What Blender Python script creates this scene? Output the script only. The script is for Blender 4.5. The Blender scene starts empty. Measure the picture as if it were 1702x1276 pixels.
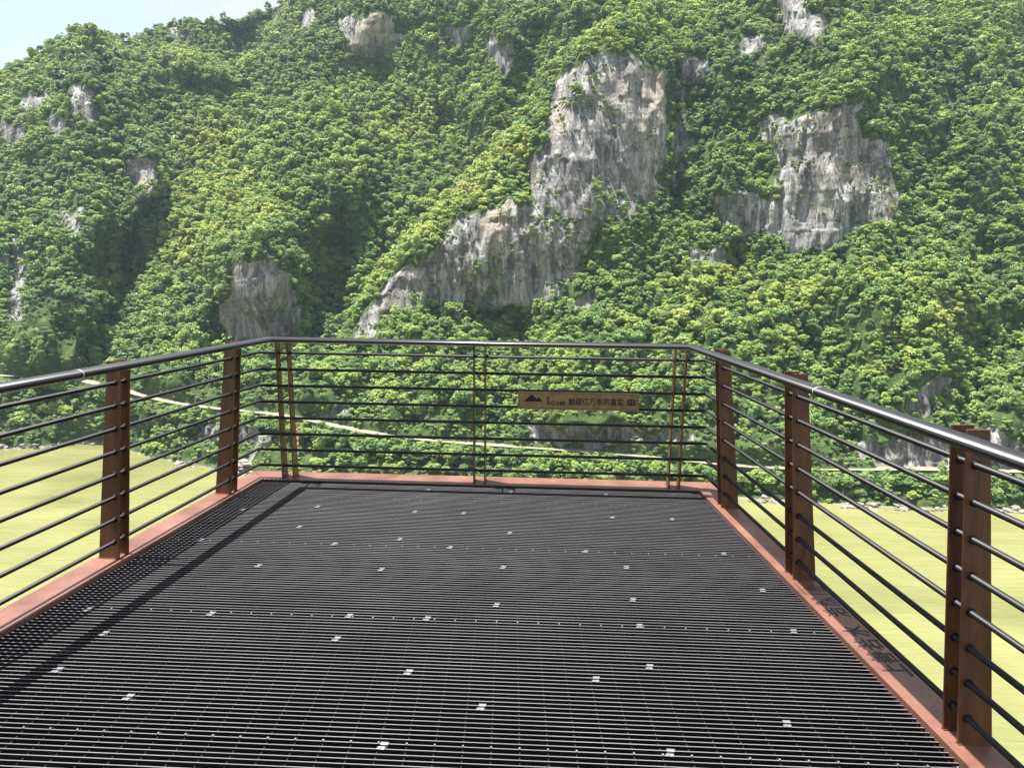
import bpy, bmesh, math, random
import numpy as np
from mathutils import Vector, Matrix
random.seed(7); rng = np.random.default_rng(11)
SC = bpy.context.scene
COL = SC.collection
WATER_Z = -70.0

# ------------------------------------------------------------------ camera
W, H = 1702.0, 1276.0
F, CAMH = 1273.78, 1.639
PI_, RO_, YA_ = [math.radians(a) for a in (7.8653, 0.7656, 0.1432)]
fw = np.array([math.sin(YA_)*math.cos(PI_), math.cos(YA_)*math.cos(PI_), -math.sin(PI_)])
_r = np.cross(fw, [0, 0, 1]); _r /= np.linalg.norm(_r); _u = np.cross(_r, fw)
rt = math.cos(RO_)*_r + math.sin(RO_)*_u
up = -math.sin(RO_)*_r + math.cos(RO_)*_u
cd = bpy.data.cameras.new("camera"); cam = bpy.data.objects.new("camera", cd); COL.objects.link(cam)
cd.sensor_fit = 'HORIZONTAL'; cd.sensor_width = 36.0; cd.lens = 36.0*F/W
cd.clip_start = 0.05; cd.clip_end = 6000
M = Matrix(((rt[0], up[0], -fw[0], 0), (rt[1], up[1], -fw[1], 0), (rt[2], up[2], -fw[2], CAMH), (0, 0, 0, 1)))
cam.matrix_world = M
SC.camera = cam
EYE = np.array([0, 0, CAMH])
def ray(px, py):
    px = np.asarray(px, float); py = np.asarray(py, float)
    return fw + ((px-W/2)/F)[..., None]*rt - ((py-H/2)/F)[..., None]*up
def on_z(px, py, z):
    d = ray(px, py); t = (z-CAMH)/d[..., 2]
    return EYE + t[..., None]*d
def on_plane(px, py, y0, sy):      # vertical plane y = y0 + sy*x
    d = ray(px, py); t = y0/(d[..., 1]-sy*d[..., 0])
    return EYE + t[..., None]*d

# ------------------------------------------------------------------ helpers
def tag(o, label=None, cat=None, group=None, kind=None):
    if label: o['label'] = label
    if cat: o['category'] = cat
    if group: o['group'] = group
    if kind: o['kind'] = kind
    return o
def empty(name, loc=(0, 0, 0)):
    o = bpy.data.objects.new(name, None); COL.objects.link(o); o.location = loc
    o.empty_display_size = .2
    return o
def mesh_obj(name, verts, faces, mat, parent=None, smooth=False):
    me = bpy.data.meshes.new(name)
    me.from_pydata([tuple(map(float, v)) for v in verts], [], faces)
    me.update()
    for m in (mat if isinstance(mat, (list, tuple)) else [mat]): me.materials.append(m)
    if smooth: me.polygons.foreach_set('use_smooth', [True]*len(me.polygons))
    o = bpy.data.objects.new(name, me); COL.objects.link(o)
    if parent is not None: o.parent = parent
    return o
def quad_mesh_np(name, verts, quads, mats, smooth=False):
    me = bpy.data.meshes.new(name)
    n, q = len(verts), len(quads); k = quads.shape[1]
    me.vertices.add(n); me.vertices.foreach_set('co', np.asarray(verts, np.float32).ravel())
    me.loops.add(q*k); me.loops.foreach_set('vertex_index', np.asarray(quads, np.int32).ravel())
    me.polygons.add(q); me.polygons.foreach_set('loop_start', np.arange(0, q*k, k, dtype=np.int32))
    me.update(calc_edges=True); me.validate()
    for m in mats: me.materials.append(m)
    if smooth: me.polygons.foreach_set('use_smooth', np.ones(q, bool))
    return me
class MB:
    def __init__(s): s.v = []; s.f = []
    def add(s, v, f):
        n = len(s.v); s.v += [tuple(map(float, p)) for p in v]; s.f += [tuple(i+n for i in q) for q in f]
    def hexa(s, p):     # 8 points: bottom 4 ccw, top 4 ccw
        s.add(p, [(3, 2, 1, 0), (4, 5, 6, 7), (0, 1, 5, 4), (1, 2, 6, 5), (2, 3, 7, 6), (3, 0, 4, 7)])
    def box(s, x0, x1, y0, y1, z0, z1):
        s.hexa([(x0, y0, z0), (x1, y0, z0), (x1, y1, z0), (x0, y1, z0), (x0, y0, z1), (x1, y0, z1), (x1, y1, z1), (x0, y1, z1)])
    def obox(s, c, ex, ey, ez):      # centre and three half-vectors
        c, ex, ey, ez = [np.asarray(a, float) for a in (c, ex, ey, ez)]
        P = [c-ex-ey-ez, c+ex-ey-ez, c+ex+ey-ez, c-ex+ey-ez, c-ex-ey+ez, c+ex-ey+ez, c+ex+ey+ez, c-ex+ey+ez]
        s.hexa(P)
    def tube(s, pts, rw, rh=None, n=14, cap=True):
        rh = rh or rw; pts = [np.asarray(p, float) for p in pts]; rings = []
        for i, p in enumerate(pts):
            a = pts[max(i-1, 0)]; b = pts[min(i+1, len(pts)-1)]
            if 0 < i < len(pts)-1:
                d1 = (p-a)/np.linalg.norm(p-a); d2 = (b-p)/np.linalg.norm(b-p); t = d1+d2; t /= np.linalg.norm(t)
                k = 1/max(.3, float(np.dot(t, d1)))
            else:
                t = (b-a)/np.linalg.norm(b-a); k = 1
            upv = np.array([0, 0, 1.]) if abs(t[2]) < .95 else np.array([1., 0, 0])
            sd = np.cross(t, upv); sd /= np.linalg.norm(sd); u2 = np.cross(sd, t)
            rings.append([p + sd*k*rw*math.cos(2*math.pi*j/n) + u2*rh*math.sin(2*math.pi*j/n) for j in range(n)])
        v = [q for r in rings for q in r]; f = []
        for i in range(len(rings)-1):
            for j in range(n):
                f.append((i*n+j, i*n+(j+1) % n, (i+1)*n+(j+1) % n, (i+1)*n+j))
        if cap:
            f.append(tuple(range(n-1, -1, -1))); f.append(tuple(range((len(rings)-1)*n, len(rings)*n)))
        s.add(v, [tuple(reversed(q)) for q in f])
    def build(s, name, mat, parent=None, smooth=False, bevel=0):
        o = mesh_obj(name, s.v, s.f, mat, parent)
        if smooth:
            o.data.polygons.foreach_set('use_smooth', [len(p.vertices) == 4 for p in o.data.polygons])
        if bevel:
            m = o.modifiers.new('b', 'BEVEL'); m.width = bevel; m.segments = 2; m.limit_method = 'ANGLE'
        return o

def hash3(ix, iy, iz, seed):
    h = (ix.astype(np.int64)*374761393 + iy.astype(np.int64)*668265263 + iz.astype(np.int64)*2147483647 + seed*974634777) & 0xffffffff
    h = ((h ^ (h >> 13))*1274126177) & 0xffffffff
    h = ((h ^ (h >> 16))*2246822519) & 0xffffffff
    return ((h ^ (h >> 15)) & 0xffffff)/float(0xffffff)
def vnoise(x, y, z, seed=0):
    x, y, z = np.broadcast_arrays(np.asarray(x, float), np.asarray(y, float), np.asarray(z, float))
    ix, iy, iz = np.floor(x), np.floor(y), np.floor(z)
    fx, fy, fz = x-ix, y-iy, z-iz
    fx, fy, fz = [t*t*t*(t*(t*6-15)+10) for t in (fx, fy, fz)]
    r = 0
    for a in (0, 1):
        for b in (0, 1):
            for c in (0, 1):
                w = (fx if a else 1-fx)*(fy if b else 1-fy)*(fz if c else 1-fz)
                r = r + w*hash3(ix+a, iy+b, iz+c, seed)
    return r*2-1
def fbm(x, y, z, seed=0, o=4):
    r, a, s = 0, .5, 1
    for k in range(o):
        r = r + a*vnoise(np.asarray(x)*s, np.asarray(y)*s, np.asarray(z)*s, seed+k*17); a *= .5; s *= 2.03
    return r
def sstep(a, b, x):
    t = np.clip((x-a)/(b-a), 0, 1); return t*t*(3-2*t)
def seg_dist(px, py, poly, ax=1.0, ay=1.0):
    d = np.full(np.shape(px), 1e9)
    for (x0, y0), (x1, y1) in zip(poly[:-1], poly[1:]):
        dx, dy = (x1-x0)*ax, (y1-y0)*ay
        t = np.clip((((px-x0)*ax)*dx+((py-y0)*ay)*dy)/(dx*dx+dy*dy+1e-9), 0, 1)
        d = np.minimum(d, np.hypot((px-x0)*ax-t*dx, (py-y0)*ay-t*dy))
    return d
def inside(px, py, poly):
    c = np.zeros(np.shape(px), bool); n = len(poly)
    for i in range(n):
        x0, y0 = poly[i]; x1, y1 = poly[(i+1) % n]
        if y0 == y1: continue
        m = ((y0 > py) != (y1 > py)) & (px < (x1-x0)*(py-y0)/(y1-y0)+x0)
        c ^= m
    return c
def poly_soft(px, py, poly, soft):
    d = seg_dist(px, py, poly+[poly[0]]); ins = inside(px, py, poly)
    return sstep(-soft, soft, np.where(ins, d, -d))

# ------------------------------------------------------------------ materials
def new_mat(name):
    m = bpy.data.materials.new(name); m.use_nodes = True
    nt = m.node_tree; nt.nodes.clear()
    out = nt.nodes.new('ShaderNodeOutputMaterial'); b = nt.nodes.new('ShaderNodeBsdfPrincipled')
    nt.links.new(b.outputs[0], out.inputs['Surface'])
    return m, nt, b
def node(nt, t, **kw):
    n = nt.nodes.new(t)
    for k, v in kw.items():
        if k.startswith('i_'): n.inputs[k[2:]].default_value = v
        else: setattr(n, k, v)
    return n
def ramp(nt, fac, stops):
    r = nt.nodes.new('ShaderNodeValToRGB'); e = r.color_ramp.elements
    while len(e) < len(stops): e.new(.5)
    for i, (p, c) in enumerate(stops): e[i].position = p; e[i].color = (*c, 1)
    nt.links.new(fac, r.inputs[0]); return r.outputs[0]
def tex_coords(nt, scale, kind='Object'):
    tc = nt.nodes.new('ShaderNodeTexCoord'); mp = nt.nodes.new('ShaderNodeMapping'); mp.inputs['Scale'].default_value = scale
    nt.links.new(tc.outputs[kind], mp.inputs[0]); return mp.outputs[0]
def noise(nt, vec, scale, detail=4, rough=.55, dist=0):
    n = nt.nodes.new('ShaderNodeTexNoise'); n.inputs['Scale'].default_value = scale; n.inputs['Detail'].default_value = detail
    n.inputs['Roughness'].default_value = rough; n.inputs['Distortion'].default_value = dist
    nt.links.new(vec, n.inputs['Vector']); return n.outputs['Fac']
def mixc(nt, fac, a, b, mode='MIX'):
    m = nt.nodes.new('ShaderNodeMix'); m.data_type = 'RGBA'; m.blend_type = mode
    for sock, v in ((m.inputs[0], fac), (m.inputs[6], a), (m.inputs[7], b)):
        if hasattr(v, 'links'): nt.links.new(v, sock)
        else: sock.default_value = v if isinstance(v, (int, float)) else (*v, 1)
    return m.outputs[2]
def math_n(nt, op, a, b=0.):
    m = nt.nodes.new('ShaderNodeMath'); m.operation = op
    for i, v in enumerate((a, b)):
        if hasattr(v, 'links'): nt.links.new(v, m.inputs[i])
        else: m.inputs[i].default_value = v
    return m.outputs[0]
def bump(nt, h, b, strength=.3, dist=.01):
    n = nt.nodes.new('ShaderNodeBump'); n.inputs['Strength'].default_value = strength; n.inputs['Distance'].default_value = dist
    nt.links.new(h, n.inputs['Height']); nt.links.new(n.outputs[0], b.inputs['Normal'])

def simple(name, c1, c2, scale=6., rough=.5, metal=0., spec=.5, bmp=0., stretch=(1, 1, 1), lo=.35, hi=.65):
    m, nt, b = new_mat(name); v = tex_coords(nt, stretch); n = noise(nt, v, scale, 6, .6)
    nt.links.new(ramp(nt, n, [(lo, c1), (hi, c2)]), b.inputs['Base Color'])
    b.inputs['Roughness'].default_value = rough; b.inputs['Metallic'].default_value = metal
    b.inputs['Specular IOR Level'].default_value = spec
    if bmp: bump(nt, n, b, bmp, .004)
    return m

def make_paint(name, dark, mid, light):
    m, nt, b = new_mat(name)
    v = tex_coords(nt, (1, 1, 1)); n1 = noise(nt, v, 3.0, 6, .62); n2 = noise(nt, v, 40, 4, .6); n3 = noise(nt, v, 260, 2, .6)
    c = ramp(nt, n1, [(.3, dark), (.52, mid), (.75, light)])
    c = mixc(nt, math_n(nt, 'MULTIPLY', ramp(nt, n2, [(.45, (0, 0, 0)), (.7, (1, 1, 1))]), .28), c, dark)
    nt.links.new(c, b.inputs['Base Color'])
    r = nt.nodes.new('ShaderNodeMapRange'); r.inputs[3].default_value = .32; r.inputs[4].default_value = .55
    nt.links.new(n2, r.inputs[0]); nt.links.new(r.outputs[0], b.inputs['Roughness'])
    bump(nt, n3, b, .12, .002)
    return m
MAT = {}
MAT['kerb'] = make_paint('red_oxide_paint', (.095, .041, .029), (.17, .078, .057), (.235, .118, .09))
def corten():
    m, nt, b = new_mat('brown_rust_paint')
    v = tex_coords(nt, (1, 1, .16)); vi = tex_coords(nt, (1, 1, 1))
    n1 = noise(nt, v, 22, 6, .65, .4); n2 = noise(nt, vi, 7, 5, .6)
    c = ramp(nt, n1, [(.3, (.042, .017, .009)), (.5, (.118, .050, .023)), (.72, (.215, .096, .042))])
    c = mixc(nt, math_n(nt, 'MULTIPLY', n2, .6), c, (.10, .036, .019))
    nt.links.new(c, b.inputs['Base Color']); b.inputs['Roughness'].default_value = .38
    bump(nt, noise(nt, vi, 120, 3, .6), b, .12, .002)
    return m
MAT['corten'] = corten()
def black_paint():
    m, nt, b = new_mat('black_gloss_paint')
    v = tex_coords(nt, (1, 1, 1)); n = noise(nt, v, 9, 5, .6)
    nt.links.new(ramp(nt, n, [(.3, (.004, .004, .006)), (.7, (.010, .010, .013))]), b.inputs['Base Color'])
    b.inputs['Roughness'].default_value = .48
    b.inputs['Specular IOR Level'].default_value = .3
    return m
MAT['black'] = black_paint()
def handrail_paint():
    m, nt, b = new_mat('glossy_black_handrail')
    b.inputs['Base Color'].default_value = (.006, .006, .008, 1); b.inputs['Roughness'].default_value = .4
    b.inputs['Coat Weight'].default_value = .7; b.inputs['Coat Roughness'].default_value = .2; b.inputs['Coat IOR'].default_value = 1.55
    b.inputs['Specular IOR Level'].default_value = .3
    return m
MAT['handrail'] = handrail_paint()
MAT['joint'] = simple('bare_bright_metal', (.45, .44, .4), (.7, .69, .66), 60, .35, .3)
def grating_mat():
    m, nt, b = new_mat('dark_steel_with_worn_tops')
    v = tex_coords(nt, (1, 1, 1)); n = noise(nt, v, 2.2, 5, .6); n2 = noise(nt, v, 45, 3, .6)
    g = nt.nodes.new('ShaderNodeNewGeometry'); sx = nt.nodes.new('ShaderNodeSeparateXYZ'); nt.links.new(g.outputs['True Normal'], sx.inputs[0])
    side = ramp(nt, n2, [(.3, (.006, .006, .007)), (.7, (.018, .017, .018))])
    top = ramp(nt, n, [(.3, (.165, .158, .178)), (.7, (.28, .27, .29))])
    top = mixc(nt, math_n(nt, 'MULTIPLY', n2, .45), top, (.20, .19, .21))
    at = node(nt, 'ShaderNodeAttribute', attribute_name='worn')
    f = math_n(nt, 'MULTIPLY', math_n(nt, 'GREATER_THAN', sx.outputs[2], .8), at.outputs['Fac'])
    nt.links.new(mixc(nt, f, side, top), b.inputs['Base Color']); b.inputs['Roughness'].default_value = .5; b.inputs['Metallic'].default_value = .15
    b.inputs['Specular IOR Level'].default_value = .35
    return m
MAT['grating'] = grating_mat()
MAT['clip'] = simple('bright_zinc_clip', (.2, .2, .21), (.36, .36, .375), 90, .32, .55)
MAT['ink_and_shade'] = simple('black_engraving_and_shade', (.006, .005, .005), (.014, .011, .01), 30, .7)
MAT['brass'] = simple('dull_brass_plate', (.22, .145, .058), (.33, .23, .095), 14, .38, .35, stretch=(1, 1, 3))
MAT['brass_line'] = simple('dark_sign_line', (.045, .022, .012), (.07, .034, .018), 30, .5)
MAT['steel'] = simple('dark_beam_steel', (.03, .02, .018), (.06, .035, .03), 5, .5)

def water_mat():
    m, nt, b = new_mat('silty_river_water')
    v = tex_coords(nt, (1, 1, 1)); vs = tex_coords(nt, (.25, 1, 1))
    n = noise(nt, vs, .05, 5, .6, .6); n2 = noise(nt, v, .012, 4, .55, 1.0); n3 = noise(nt, vs, .35, 3, .6, .4)
    f = math_n(nt, 'ADD', math_n(nt, 'MULTIPLY', n, .5), math_n(nt, 'MULTIPLY', n2, .5))
    c = ramp(nt, f, [(.38, (.145, .152, .060)), (.5, (.190, .195, .078)), (.62, (.232, .236, .100))])
    nt.links.new(c, b.inputs['Base Color'])
    b.inputs['Roughness'].default_value = .22; b.inputs['IOR'].default_value = 1.33
    hh = math_n(nt, 'ADD', n3, math_n(nt, 'MULTIPLY', noise(nt, vs, 1.1, 3, .6, .3), .5))
    bump(nt, hh, b, .75, .5)
    return m
MAT['water'] = water_mat()

def rock_color(nt, pos):
    def mp(s):
        m = nt.nodes.new('ShaderNodeMapping'); m.inputs['Scale'].default_value = s; nt.links.new(pos, m.inputs[0]); return m.outputs[0]
    big = noise(nt, mp((1, 1, .55)), .035, 5, .6, .5)
    streak = noise(nt, mp((1, 1, .10)), .36, 8, .72, .5)
    streak2 = noise(nt, mp((1, 1, .2)), .9, 5, .65, .3)
    blot = noise(nt, mp((1, 1, .38)), .12, 7, .7, .9)
    bed = noise(nt, mp((.12, .12, 1)), .35, 5, .6, .2)
    c = ramp(nt, streak, [(.30, (.085, .083, .087)), (.44, (.24, .238, .24)), (.55, (.40, .396, .388)), (.70, (.60, .59, .565))])
    c = mixc(nt, ramp(nt, blot, [(.44, (0, 0, 0)), (.58, (.85, .85, .85))]), c, (.105, .095, .098))
    c = mixc(nt, ramp(nt, big, [(.53, (0, 0, 0)), (.68, (.8, .8, .8))]), c, (.38, .325, .26), 'MIX')
    c = mixc(nt, math_n(nt, 'MULTIPLY', ramp(nt, streak2, [(.5, (0, 0, 0)), (.68, (1, 1, 1))]), .5), c, (.10, .095, .095))
    c = mixc(nt, math_n(nt, 'MULTIPLY', ramp(nt, bed, [(.36, (1, 1, 1)), (.46, (0, 0, 0))]), .35), c, (.09, .085, .08))
    vo = nt.nodes.new('ShaderNodeTexVoronoi'); vo.feature = 'DISTANCE_TO_EDGE'; vo.inputs['Scale'].default_value = .16
    wp = nt.nodes.new('ShaderNodeTexNoise'); wp.inputs['Scale'].default_value = .5; nt.links.new(mp((1, 1, .4)), wp.inputs['Vector'])
    va = nt.nodes.new('ShaderNodeVectorMath'); va.operation = 'MULTIPLY_ADD'; nt.links.new(wp.outputs['Color'], va.inputs[0]); va.inputs[1].default_value = (3, 3, 3); nt.links.new(mp((1, 1, .3)), va.inputs[2])
    nt.links.new(va.outputs[0], vo.inputs['Vector'])
    crack = ramp(nt, vo.outputs['Distance'], [(.0, (1, 1, 1)), (.035, (0, 0, 0))])
    c = mixc(nt, math_n(nt, 'MULTIPLY', crack, .75), c, (.035, .033, .035))
    fine = noise(nt, mp((1, 1, .5)), 1.8, 4, .7)
    c = mixc(nt, .55, c, mixc(nt, 1., c, ramp(nt, fine, [(.3, (.35, .35, .35)), (.7, (1.6, 1.6, 1.6))]), 'MULTIPLY'))
    hgt = math_n(nt, 'ADD', streak, math_n(nt, 'ADD', math_n(nt, 'MULTIPLY', streak2, .5), math_n(nt, 'MULTIPLY', bed, .5)))
    return c, hgt
def hill_mat():
    m, nt, b = new_mat('limestone_and_undergrowth')
    g = nt.nodes.new('ShaderNodeNewGeometry'); pos = g.outputs['Position']
    c, hgt = rock_color(nt, pos)
    v = noise(nt, pos, .25, 6, .7)
    green = ramp(nt, v, [(.3, (.022, .04, .014)), (.55, (.06, .095, .028)), (.75, (.11, .15, .042))])
    at = node(nt, 'ShaderNodeAttribute', attribute_name='rock')
    e = noise(nt, pos, .45, 5, .7)
    f = math_n(nt, 'ADD', at.outputs['Fac'], math_n(nt, 'MULTIPLY', math_n(nt, 'SUBTRACT', e, .5), .9))
    f = ramp(nt, f, [(.42, (0, 0, 0)), (.55, (1, 1, 1))])
    nt.links.new(mixc(nt, f, green, c), b.inputs['Base Color'])
    b.inputs['Roughness'].default_value = .9; b.inputs['Specular IOR Level'].default_value = .15
    bump(nt, hgt, b, .8, 1.6)
    return m
MAT['hill'] = hill_mat()
def boulder_mat():
    m, nt, b = new_mat('pale_river_boulder')
    v = tex_coords(nt, (1, 1, 1)); n = noise(nt, v, 1.2, 6, .65)
    nt.links.new(ramp(nt, n, [(.3, (.12, .108, .09)), (.5, (.22, .20, .17)), (.7, (.33, .305, .26))]), b.inputs['Base Color'])
    b.inputs['Roughness'].default_value = .85; bump(nt, n, b, .8, .4)
    return m
MAT['boulder'] = boulder_mat()
MAT['road'] = simple('pale_concrete_road', (.19, .165, .118), (.27, .24, .18), .5, .85)
MAT['wall'] = simple('concrete_wall', (.25, .24, .22), (.4, .385, .35), .8, .85, stretch=(1, 1, .3))
MAT['white'] = simple('white_paint', (.66, .66, .63), (.78, .78, .76), 3, .6)
MAT['red'] = simple('red_marker_paint', (.5, .03, .04), (.6, .05, .05), 4, .5)
MAT['dark'] = simple('dark_opening', (.02, .02, .022), (.04, .04, .045), 4, .4)
MAT['grey'] = simple('grey_concrete', (.13, .13, .125), (.22, .22, .21), 2, .85)

def leaf_mat(name, stops, instancer=True, warm=(.40, .46, .05)):
    m, nt, b = new_mat(name)
    oi = nt.nodes.new('ShaderNodeObjectInfo')
    at = node(nt, 'ShaderNodeAttribute', attribute_name='tint')
    if instancer: at.attribute_type = 'INSTANCER'
    lf = node(nt, 'ShaderNodeAttribute', attribute_name='leafv')
    t = math_n(nt, 'ADD', math_n(nt, 'MULTIPLY', oi.outputs['Random'], .42), math_n(nt, 'MULTIPLY', lf.outputs['Fac'], .30))
    if instancer: t = math_n(nt, 'ADD', t, math_n(nt, 'MULTIPLY', at.outputs['Fac'], .5))
    else: t = math_n(nt, 'ADD', t, .22)
    c = ramp(nt, t, stops)
    nt.links.new(c, b.inputs['Base Color']); b.inputs['Roughness'].default_value = .42; b.inputs['Specular IOR Level'].default_value = .55
    tr = nt.nodes.new('ShaderNodeBsdfTranslucent'); nt.links.new(mixc(nt, .5, c, warm), tr.inputs[0])
    mx = nt.nodes.new('ShaderNodeMixShader'); mx.inputs[0].default_value = .24
    out = [n for n in nt.nodes if n.type == 'OUTPUT_MATERIAL'][0]
    nt.links.new(b.outputs[0], mx.inputs[1]); nt.links.new(tr.outputs[0], mx.inputs[2]); nt.links.new(mx.outputs[0], out.inputs['Surface'])
    return m
LEAF_STOPS = [(.10, (.036, .090, .042)), (.34, (.108, .218, .070)), (.58, (.230, .362, .092)), (.82, (.38, .485, .105)), (1.0, (.50, .50, .13))]
MAT['leaf'] = leaf_mat('broadleaf_foliage', LEAF_STOPS, True)
MAT['leaf_own'] = leaf_mat('bank_tree_foliage', LEAF_STOPS, False)
MAT['bark'] = simple('grey_brown_bark', (.06, .045, .03), (.13, .1, .075), 4, .9, stretch=(1, 1, .3))

# ------------------------------------------------------------------ platform
XL0, SL = -1.9691, .11897      # left kerb inner edge  x = XL0 + SL*(y-6)
XR0, SR = 1.48125, -.02579
YF0, SF = 5.87247, -.05084     # front kerb inner edge y = YF0 + SF*x
YB = -1.6
def XL(y, o=0.): return XL0 - o + SL*(y-6)
def XR(y, o=0.): return XR0 + o + SR*(y-6)
def YF(x, o=0.): return YF0 + o + SF*x
def CL(o, of=None):
    y = 6.
    for _ in range(8): x = XL(y, o); y = YF(x, o if of is None else of)
    return x, y
def CR(o, of=None):
    y = 6.
    for _ in range(8): x = XR(y, o); y = YF(x, o if of is None else of)
    return x, y
plat = tag(empty('viewing_platform', (0, 3, 0)), 'viewing platform with dark steel bar grating floor and red-brown painted kerb plates', 'platform')
plat_off = Vector((0, 3, 0))
def adopt(o, par, off):      # mesh built in world coordinates, parented to an Empty standing at off
    o.parent = par; o.matrix_parent_inverse = Matrix.Translation(-Vector(off)); return o
g = MB()
PITCH, BW, BH = .030, .0048, .032
nb = int((YF0+.35-YB)/PITCH)
for i in range(nb):
    c0 = YF0 - .018 - i*PITCH          # y at x = 0
    if c0 < YB: break
    def ends(c):
        yl = c; yr = c
        for _ in range(5): yl = c + SF*(XL(yl)+.004)
        for _ in range(5): yr = c + SF*(XR(yr)-.004)
        return (XL(yl)+.004, yl), (XR(yr)-.004, yr)
    (xa, ya), (xb, yb) = ends(c0)
    jz = rng.normal(0, .0004); w = BW/2
    # slightly rounded top: chamfered section
    v = []; ch = .0009
    sec = [(-w, -BH), (w, -BH), (w, -ch), (w-ch, 0), (-w+ch, 0), (-w, -ch)]
    for (x, y) in ((xa, ya), (xb, yb)):
        v += [(x, y+dy, z+jz) for dy, z in sec]
    f = [(k, (k+1) % 6, 6+(k+1) % 6, 6+k) for k in range(6)] + [(5, 4, 3, 2, 1, 0), (6, 7, 8, 9, 10, 11)]
    g.add(v, [tuple(reversed(q)) for q in f])
NBARF = len(g.f); WORN = []
# cross rods
x = -2.85
while x < 1.75:
    ys = [y for y in np.arange(YB, 6.1, .02) if XL(y)+.01 < x < XR(y)-.01 and y < YF(x)-.01]
    if ys: WORN.append((len(g.f), .02)); g.obox(((x), (min(ys)+max(ys))/2, -.0125), (.0022, 0, 0), (0, (max(ys)-min(ys))/2, 0), (0, 0, .003))
    # rod ends standing proud along the panel joints
    for j0 in (5.475, 4.48, 3.485, 2.49, 1.495, .5):
        yj = j0 + SF*x
        if XL(yj)+.02 < x < XR(yj)-.02: WORN.append((len(g.f), .9)); g.obox((x, yj+.008, .0012), (.0028, 0, 0), (0, .0045, 0), (0, 0, .0018))
    x += .1
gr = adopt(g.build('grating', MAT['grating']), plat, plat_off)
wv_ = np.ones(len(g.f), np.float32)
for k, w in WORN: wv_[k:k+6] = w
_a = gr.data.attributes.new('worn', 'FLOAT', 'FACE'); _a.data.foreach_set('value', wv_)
# clips
CLIPS = [(528,842),(711,815),(689,852),(770,854),(1018,861),(1117,863),(497,876),(847,885),(664,897),(555,905),(748,909),(973,916),(633,948),(1041,943),(836,943),(428,942),(1052,997),(1268,982),(825,1007),(351,1020),(579,1026),(709,1030),(1063,1041),(560,1060),(1318,1048),(170,1055),(678,1120),(991,1131),(1080,1109),(95,1114),(212,1160),(800,1178),(1310,1206),(637,1237),(1115,1254),(143,1015),(403,847),(333,898),(849,818),(1007,822),(1203,921)]
cm = MB()
for s in (-1, 1):
    cm.obox((0.003*s, .015*s, .0022), (.0145, 0, 0), (0, .0068, 0), (0, 0, .0016))
    cm.obox((0.002*s, .0072*s, -.006), (.0135, 0, 0), (0, .0012, 0), (0, 0, .0095))
cm.obox((0, 0, -.0165), (.015, 0, 0), (0, .0065, 0), (0, 0, .0012))
cm.tube([(0, 0, -.015), (0, 0, -.007)], .0048, n=8)
clip0 = None
for (qx, qy) in CLIPS:
    p = on_z(qx, qy, 0.)
    k = round((YF0 - .018 - (p[1]-SF*p[0]))/PITCH - .5) + .5
    yy = YF0 - .018 - k*PITCH + SF*p[0]
    if clip0 is None:
        o = cm.build('grating_clip', MAT['clip'], plat, bevel=.0006); clip0 = o
    else:
        o = clip0.copy(); COL.objects.link(o)
    o.parent = plat; o.location = Vector((p[0], yy, 0)) - plat_off
    o.rotation_euler.z = random.uniform(-.06, .06) + math.atan(SF)
# kerbs (painted plates with a down-turned edge)
KZ, KW, KWF = .020, .187, .262
def kerb(pts):
    # plan outline (ccw) extruded from z = -.16 to KZ
    n = len(pts); v = [(x, y, -.16) for x, y in pts] + [(x, y, KZ) for x, y in pts]
    f = [tuple(range(n-1, -1, -1)), tuple(range(n, 2*n))] + [(i, (i+1) % n, n+(i+1) % n, n+i) for i in range(n)]
    mb = MB(); mb.add(v, f); o = mb.build('kerb', MAT['kerb'], bevel=.0025)
    return adopt(o, plat, plat_off)
a, b_ = CL(0), CR(0); ao, bo = CL(KW, KWF), CR(KW, KWF)
kl = kerb([(XL(YB, KW), YB), (XL(YB), YB), a, ao]); kl['label'] = 'sunlit left kerb plate'
kr = kerb([(XR(YB), YB), (XR(YB, KW), YB), bo, b_]); kr['label'] = 'kerb plate with cut-out Chinese characters'
kf = kerb([(a[0]+.0, a[1]+.0015), (b_[0]-.0, b_[1]+.0015), (bo[0]-.002, bo[1]), (ao[0]+.002, ao[1])]); kf['label'] = 'front kerb plate under the far railing'
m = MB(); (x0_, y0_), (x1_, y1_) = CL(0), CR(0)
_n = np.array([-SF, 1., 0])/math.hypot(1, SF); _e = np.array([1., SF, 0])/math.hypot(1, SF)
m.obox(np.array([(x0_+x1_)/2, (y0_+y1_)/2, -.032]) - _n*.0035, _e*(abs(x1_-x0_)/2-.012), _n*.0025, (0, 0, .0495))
adopt(m.build('shade_strip', MAT['ink_and_shade']), plat, plat_off)  # black strip added as painted shade over the front kerb's inner face
# supporting beams below
for y in (-1.2, .6, 2.4, 4.2, 5.6):
    m = MB(); m.box(XL(y)+.02, XR(y)-.02, y-.05, y+.05, -.36, -.075); adopt(m.build('beam', MAT['steel']), plat, plat_off)
for x in (-1.2, .9):
    m = MB(); m.box(x-.08, x+.08, YB, 5.7, -.75, -.362); adopt(m.build('beam', MAT['steel']), plat, plat_off)

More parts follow.
